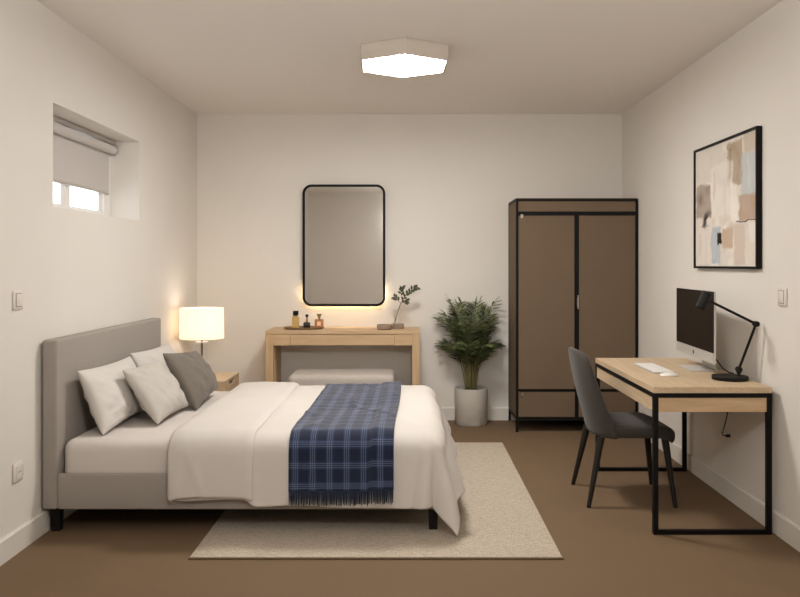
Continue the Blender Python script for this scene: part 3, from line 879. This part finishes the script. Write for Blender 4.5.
# ------------------------------------------------------------------ framed picture
fy0, fy1, fz0, fz1 = 3.99, 4.875, 1.298, 2.031
pic = thing('framed_picture', 'abstract beige, brown and pale blue painting in thin black frame', 'picture', (WX, (fy0+fy1)/2, fz0))
fx_, fw = WX-.030, .013
bm = bmesh.new()
box(bm, fx_, WX-.001, fy0, fy1, fz0, fz0+fw); box(bm, fx_, WX-.001, fy0, fy1, fz1-fw, fz1)
box(bm, fx_, WX-.001, fy0, fy0+fw, fz0+fw, fz1-fw); box(bm, fx_, WX-.001, fy1-fw, fy1, fz0+fw, fz1-fw)
obj('picture_frame', bm, M['black'], pic)
bm = bmesh.new()
grid(bm, lambda u, v: Vector((WX-.020, fy1-fw-u*(fy1-fy0-2*fw), fz0+fw+v*(fz1-fz0-2*fw))), 1, 1, uvfn=lambda u, v: (u, v))
obj('canvas', bm, M['art'], pic, recalc=False)

# ------------------------------------------------------------------ desk
dx0, dx1, dy0, dy1, dz = 1.192, 1.772, 3.81, 5.005, .722
dk = thing('desk', 'oak-topped desk on square black metal frame along the right wall', 'desk', ((dx0+dx1)/2, (dy0+dy1)/2, 0))
obj('desktop', NB(dx0, dx1, dy0, dy1, dz-.030, dz, .002), M['oak_y'], dk)
lw = .025
for (x, y) in ((dx0, dy0), (dx1-lw, dy0), (dx0, dy1-lw), (dx1-lw, dy1-lw)):
    obj('leg', NB(x, x+lw, y, y+lw, 0, dz-.0305, .002), M['black'], dk)
for y in (dy0, dy1-lw):
    obj('floor_bar', NB(dx0+lw, dx1-lw, y+.001, y+lw-.001, .0, .022, .002), M['black'], dk)
bm = bmesh.new()
for y in (dy0, dy1-lw): box(bm, dx0+lw, dx1-lw, y, y+lw, dz-.052, dz-.0305)
for x in (dx0, dx1-lw): box(bm, x, x+lw, dy0+lw, dy1-lw, dz-.052, dz-.0305)
obj('top_rail', bm, M['black'], dk)
obj('end_panel', NB(dx0+lw+.001, dx1-lw-.001, dy0+.004, dy0+.020, dz-.122, dz-.0525), M['oak_x'], dk)
obj('end_panel', NB(dx0+lw+.001, dx1-lw-.001, dy1-.020, dy1-.004, dz-.122, dz-.0525), M['oak_x'], dk)
obj('drawer', NB(dx0+.004, dx0+.020, dy0+lw+.002, dy1-lw-.002, dz-.122, dz-.0535, .001), M['oak_y'], dk)
obj('drawer_box', NB(dx0+.0205, dx1-lw-.004, dy0+lw+.01, dy1-lw-.01, dz-.112, dz-.0535), M['oak_y'], dk)

# keyboard, mouse
kb = thing('keyboard', 'slim white keyboard lying on the desk', 'keyboard', (1.398, 4.47, dz))
bm = bmesh.new(); box(bm, 1.338, 1.458, 4.275, 4.665, dz+.001, dz+.009, .003); obj('keyboard_body', bm, M['alu'], kb)
bm = bmesh.new()
for r in range(5):
    n = 13
    for k in range(n):
        a = 4.281+k*.378/n; x = 1.343+r*.0222
        box(bm, x, x+.019, a+.0015, a+.378/n-.0015, dz+.0092, dz+.0115)
obj('keys', bm, M['key'], kb)
ms = thing('computer_mouse', 'small white computer mouse beside the keyboard', 'mouse', (1.40, 4.19, dz))
bm = bmesh.new()
lathe(bm, [(0, .001), (.96, .001), (1.0, .006), (.93, .016), (.7, .024), (.35, .029), (0, .030)], (0, 0, 0), 36)
for v in bm.verts:
    v.co = Vector((1.395+v.co.x*.050, 4.19+v.co.y*.030, dz+v.co.z*.66))
obj('mouse_body', bm, M['white_plastic'], ms, smooth='auto')

# monitor (built facing -X, then turned a little)
mon = thing('desktop_computer', 'all-in-one computer with dark screen and silver chin on the desk', 'computer', (1.63, 4.44, dz))
ang = math.atan2(1.646-1.604, 4.78-4.09)
def turn(bm):
    c = Vector((1.63, 4.44, 0))
    R = Matrix.Rotation(-ang, 3, 'Z')
    for v in bm.verts: v.co = R @ (v.co-c) + c
    return bm
hw = .343; my0, my1 = 4.44-hw, 4.44+hw
z0, z1, zc = .797, 1.178, .853
bm = bmesh.new()
# shell: flat front, bulging back
def shell(u, v):
    y = my0+(my1-my0)*u; z = z0+(z1-z0)*v
    k = (max(0, 1-(2*u-1)**2)*max(0, 1-(2*v-1)**2))**.6
    return Vector((1.631+.034*k, y, z))
grid(bm, shell, 20, 16)
box(bm, 1.6205, 1.631, my0, my1, z0, z1)
obj('housing', turn(bm), M['alu'], mon, smooth='auto')
obj('chin', turn(NB(1.6165, 1.6203, my0, my1, z0, zc)), M['alu'], mon)
obj('screen', turn(NB(1.6165, 1.6203, my0, my1, zc+.0004, z1)), M['screen'], mon)
bm = bmesh.new()
L_ = []
for i in range(40):
    a = 2*PI*i/40
    r = .0125*(1+.05*math.cos(2*a))-.0022*max(0, 1-abs((a-PI/2+PI) % (2*PI)-PI)/.35)-.0016*max(0, 1-abs((a-3*PI/2+PI) % (2*PI)-PI)/.3)
    y_, z_ = r*math.cos(a), r*math.sin(a)
    bd = math.hypot(y_-.0150, z_-.0015)
    if bd < .0062: y_ = .0150-math.sqrt(max(0, .0062**2-(z_-.0015)**2))
    L_.append((y_, z_))
yl, zl = 4.44, .824
prism(bm, L_, lambda p: Vector((1.6164, yl-p[0], zl+p[1])), lambda p: Vector((1.6158, yl-p[0], zl+p[1])))
prism(bm, [(.0005, .0125), (.0035, .0135), (.0052, .0185), (.0022, .0172)], lambda p: Vector((1.6164, yl-p[0], zl+p[1])), lambda p: Vector((1.6158, yl-p[0], zl+p[1])))
obj('fruit_logo', turn(bm), M['logo'], mon)
bm = bmesh.new(); box(bm, 1.575, 1.728, 4.36, 4.60, dz+.0005, dz+.0065, .002); obj('stand_foot', turn(bm), M['alu'], mon)
bm = bmesh.new()
prism(bm, [(1.715, dz+.0068), (1.723, dz+.0068), (1.672, .96), (1.664, .96)], lambda p: Vector((p[0], 4.37, p[1])), lambda p: Vector((p[0], 4.59, p[1])))
obj('stand_neck', turn(bm), M['alu'], mon)
bm = bmesh.new(); tube(bm, [(1.668, 4.30, .83), (1.69, 4.28, .79), (1.71, 4.26, .755), (1.735, 4.24, .735), (1.765, 4.25, .727)], .0035, 8)
obj('power_cable', bm, M['black'], mon, smooth=True)

# desk lamp
dl = thing('desk_lamp', 'black jointed desk lamp with small cylinder head on the desk', 'lamp', (1.668, 4.06, dz))
bm = bmesh.new(); lathe(bm, [(0, .0005), (.088, .0005), (.090, .004), (.090, .018), (.087, .021), (0, .021)], (1.668, 4.06, dz), 48); obj('base', bm, M['lamp_black'], dl, smooth='auto')
J0, J1, J2 = Vector((1.712, 4.055, .776)), Vector((1.766, 3.975, 1.018)), Vector((1.535, 4.015, 1.138))
bm = bmesh.new(); tube(bm, [(1.712, 4.055, dz+.0215), (1.712, 4.055, .765)], .008, 14); box(bm, 1.700, 1.724, 4.047, 4.063, .755, .790, .004); obj('post', bm, M['lamp_black'], dl, smooth='auto')
bm = bmesh.new(); tube(bm, [J0, J1], .0068, 12); obj('lower_arm', bm, M['lamp_black'], dl, smooth='auto')
bm = bmesh.new(); tube(bm, [J1, J2], .0068, 12); obj('upper_arm', bm, M['lamp_black'], dl, smooth='auto')
for J in (J0, J1):
    bm = bmesh.new(); tube(bm, [J+Vector((0, -.014, 0)), J+Vector((0, .014, 0))], .0145, 18); obj('joint', bm, M['lamp_black'], dl, smooth='auto')
bm = bmesh.new()
hd = Vector((-.42, -.02, -.9)).normalized(); hc = J2+Vector((-.018, 0, .005))
tube(bm, [hc-hd*.040, hc-hd*.036, hc+hd*.052], [.022, .0275, .0275], 28, cap=False)
top = hc-hd*.040
R_ = ring(bm, top, .022, hd, 28); bm.faces.new(R_)
tube(bm, [hc+hd*.052, hc+hd*.0519, hc-hd*.03], [.0275, .025, .025], 28, cap=False)
obj('lamp_head', bm, M['lamp_black'], dl, smooth='auto')

# loose cord under the desk
cd = bmesh.new()
tube(cd, [(1.70, 4.16, .595), (1.70, 4.16, .55), (1.690, 4.16, .50), (1.678, 4.16, .455), (1.668, 4.16, .418), (1.672, 4.16, .410), (1.690, 4.16, .408)], .0032, 8)
hc_ = thing('hanging_cord', 'thin black cord with small plug hanging under the desktop', 'cord', (1.685, 4.16, .40))
obj('cord', cd, M['black'], hc_, smooth=True)
bm = bmesh.new(); box(bm, 1.688, 1.710, 4.152, 4.168, .400, .416, .003); obj('plug', bm, M['black'], hc_)

# ------------------------------------------------------------------ chair
ch = thing('desk_chair', 'charcoal upholstered chair with splayed dark legs pulled up to the desk', 'chair', (1.22, 4.46, 0))
cyc = 4.46
bm = bmesh.new()
def seat_pt(u, v, top):
    X = 1.035+.435*u; Y = (v*2-1)
    hwid = .215*(1-.06*(1-u))
    # rounded plan corners
    e = abs(2*u-1)
    return X, Y*hwid, e
NS = 22
def superq(a, b, n=5):
    return (abs(a)**n+abs(b)**n)**(1/n)
def seat_layer(z, grow, crown=0):
    def fnc(u, v):
        a, b = u*2-1, v*2-1
        k = superq(a, b, 6); m = max(abs(a), abs(b))
        s = (m/k if k > 1e-9 else 1)
        X = 1.266+.202*grow*a*s; Y = .222*grow*b*s*(.965+.045*a)
        zz = z+crown*(1-(m)**3)
        if a > .4: zz -= .030*((a-.4)/.6)**2
        return Vector((X, cyc+Y, zz))
    return fnc
T = grid(bm, seat_layer(.438, .955, .010), NS, NS)
Bt = grid(bm, seat_layer(.372, .94, 0), NS, NS)
def rim(V):
    n = NS
    return [V[i][0] for i in range(n)]+[V[n][j] for j in range(n)]+[V[n-i][n] for i in range(n)]+[V[0][n-j] for j in range(n)]
def mid(A_, B_, t_, g):
    out = []
    for a_, b_ in zip(A_, B_):
        c = a_.co.lerp(b_.co, t_); d = Vector((c.x-1.266, c.y-cyc, 0))
        out.append(bm.verts.new(c+d.normalized()*g))
    return out
ra, rb_ = rim(T), rim(Bt)
m1, m2, m3 = mid(ra, rb_, .15, .010), mid(ra, rb_, .5, .014), mid(ra, rb_, .88, .009)
for p, q in ((ra, m1), (m1, m2), (m2, m3), (m3, rb_)): bridge(bm, p, q)
obj('seat', bm, M['chair'], ch, smooth=True)
# backrest: padded shell that wraps forward at the sides and narrows towards the top
bm = bmesh.new()
CL = [(.372, 1.022, .218), (.44, 1.006, .220), (.52, .984, .218), (.62, .957, .210), (.72, .935, .200), (.80, .921, .190), (.835, .916, .180)]
def interp(z):
    for a, b in zip(CL, CL[1:]):
        if z <= b[0]:
            t_ = (z-a[0])/(b[0]-a[0]); return a[1]+(b[1]-a[1])*t_, a[2]+(b[2]-a[2])*t_
    return CL[-1][1], CL[-1][2]
def back(off):
    def fnc(u, v):
        a = v*2-1
        z = .372+(.836-.372)*u
        # rounded top corners
        zt_ = z-(.024*abs(a)**4)*max(0, (u-.55)/.45)
        X, hw_ = interp(min(z, .835))
        wrap = (.080*(1-u)+.045*u)*abs(a)**2.6
        top_r = 1-.09*max(0, (u-.86)/.14)**2
        th_ = off*(1-.25*u)
        return Vector((X+wrap+th_*(1-.35*abs(a)**6), cyc+a*hw_*top_r, zt_))
    return fnc
NA, NBk = 22, 22
F = grid(bm, back(.048), NA, NBk); Bk = grid(bm, back(0), NA, NBk)
def rim2(V): return [V[i][0] for i in range(NA)]+[V[NA][j] for j in range(NBk)]+[V[NA-i][NBk] for i in range(NA)]+[V[0][NBk-j] for j in range(NBk)]
a_, b_ = rim2(F), rim2(Bk)
mm = []
for p, q in zip(a_, b_):
    c = (p.co+q.co)/2; d = Vector((0, c.y-cyc, c.z-.60)); d.x = 0
    dd = Vector((0, d.y/.2, d.z/.25)); m_ = max(abs(dd.y), abs(dd.z)); dd = Vector((0, dd.y if abs(dd.y) > .8*m_ else 0, dd.z if abs(dd.z) > .8*m_ and d.z > 0 else 0))
    mm.append(bm.verts.new(c+(dd.normalized()*.010 if dd.length > 0 else dd)))
bridge(bm, a_, mm); bridge(bm, mm, b_)
obj('backrest', bm, M['chair'], ch, smooth=True)
for (tx, ty_, fx2, fy2) in ((1.055, cyc-.165, .972, cyc-.225), (1.405, cyc-.165, 1.445, cyc-.225), (1.055, cyc+.165, .982, cyc+.225), (1.405, cyc+.165, 1.452, cyc+.225)):
    bm = bmesh.new(); tube(bm, [(fx2, fy2, .0), (fx2+(tx-fx2)*.5, fy2+(ty_-fy2)*.5, .185), (tx, ty_, .3715)], [.0115, .016, .021], 16); obj('leg', bm, M['chair_leg'], ch, smooth='auto')

# ------------------------------------------------------------------ lights
def light(name, typ, loc, energy, color, size=.1, rot=(0, 0, 0), size_y=None):
    l = bpy.data.lights.new(name, typ); l.energy = energy; l.color = color
    if typ == 'AREA':
        l.shape = 'RECTANGLE' if size_y else 'SQUARE'; l.size = size
        if size_y: l.size_y = size_y
    else: l.shadow_soft_size = size
    o = bpy.data.objects.new(name, l); COL.objects.link(o); o.location = loc; o.rotation_euler = rot
    return o
light('table_lamp_bulb', 'POINT', (lx, ly, .87), 1.7, (1, .93, .83), .08)
light('added_room_fill', 'POINT', (.3, .9, 2.1), 30, (1, .985, .955), .22)  # unseen fill added to lift walls and ceiling; no pendant hangs here
light('added_upward_fill', 'AREA', (0, 1.25, 1.95), 35, (1, .985, .955), .45, (math.radians(128), 0, 0))  # added out-of-view fill brightening ceiling and upper back wall, not a floor lamp

wld = bpy.data.worlds.new('World'); scene.world = wld; wld.use_nodes = True
bg = wld.node_tree.nodes['Background']; bg.inputs['Color'].default_value = (.86, .93, 1, 1); bg.inputs['Strength'].default_value = 4.8

# ------------------------------------------------------------------ camera
cam = bpy.data.cameras.new('Camera'); co = bpy.data.objects.new('Camera', cam); COL.objects.link(co)
co.location = (0, 0, 1.321); co.rotation_euler = (PI/2, 0, 0)
cam.sensor_width = 36; cam.lens = 780/800*36; cam.shift_x = -9.5/800; cam.shift_y = -34/800; cam.clip_start = .05
scene.camera = co
scene.view_settings.view_transform = 'Standard'
scene.view_settings.look = 'None'
scene.view_settings.exposure = 0
scene.cycles.max_bounces = 10
scene.cycles.diffuse_bounces = 6
scene.cycles.sample_clamp_indirect = 6
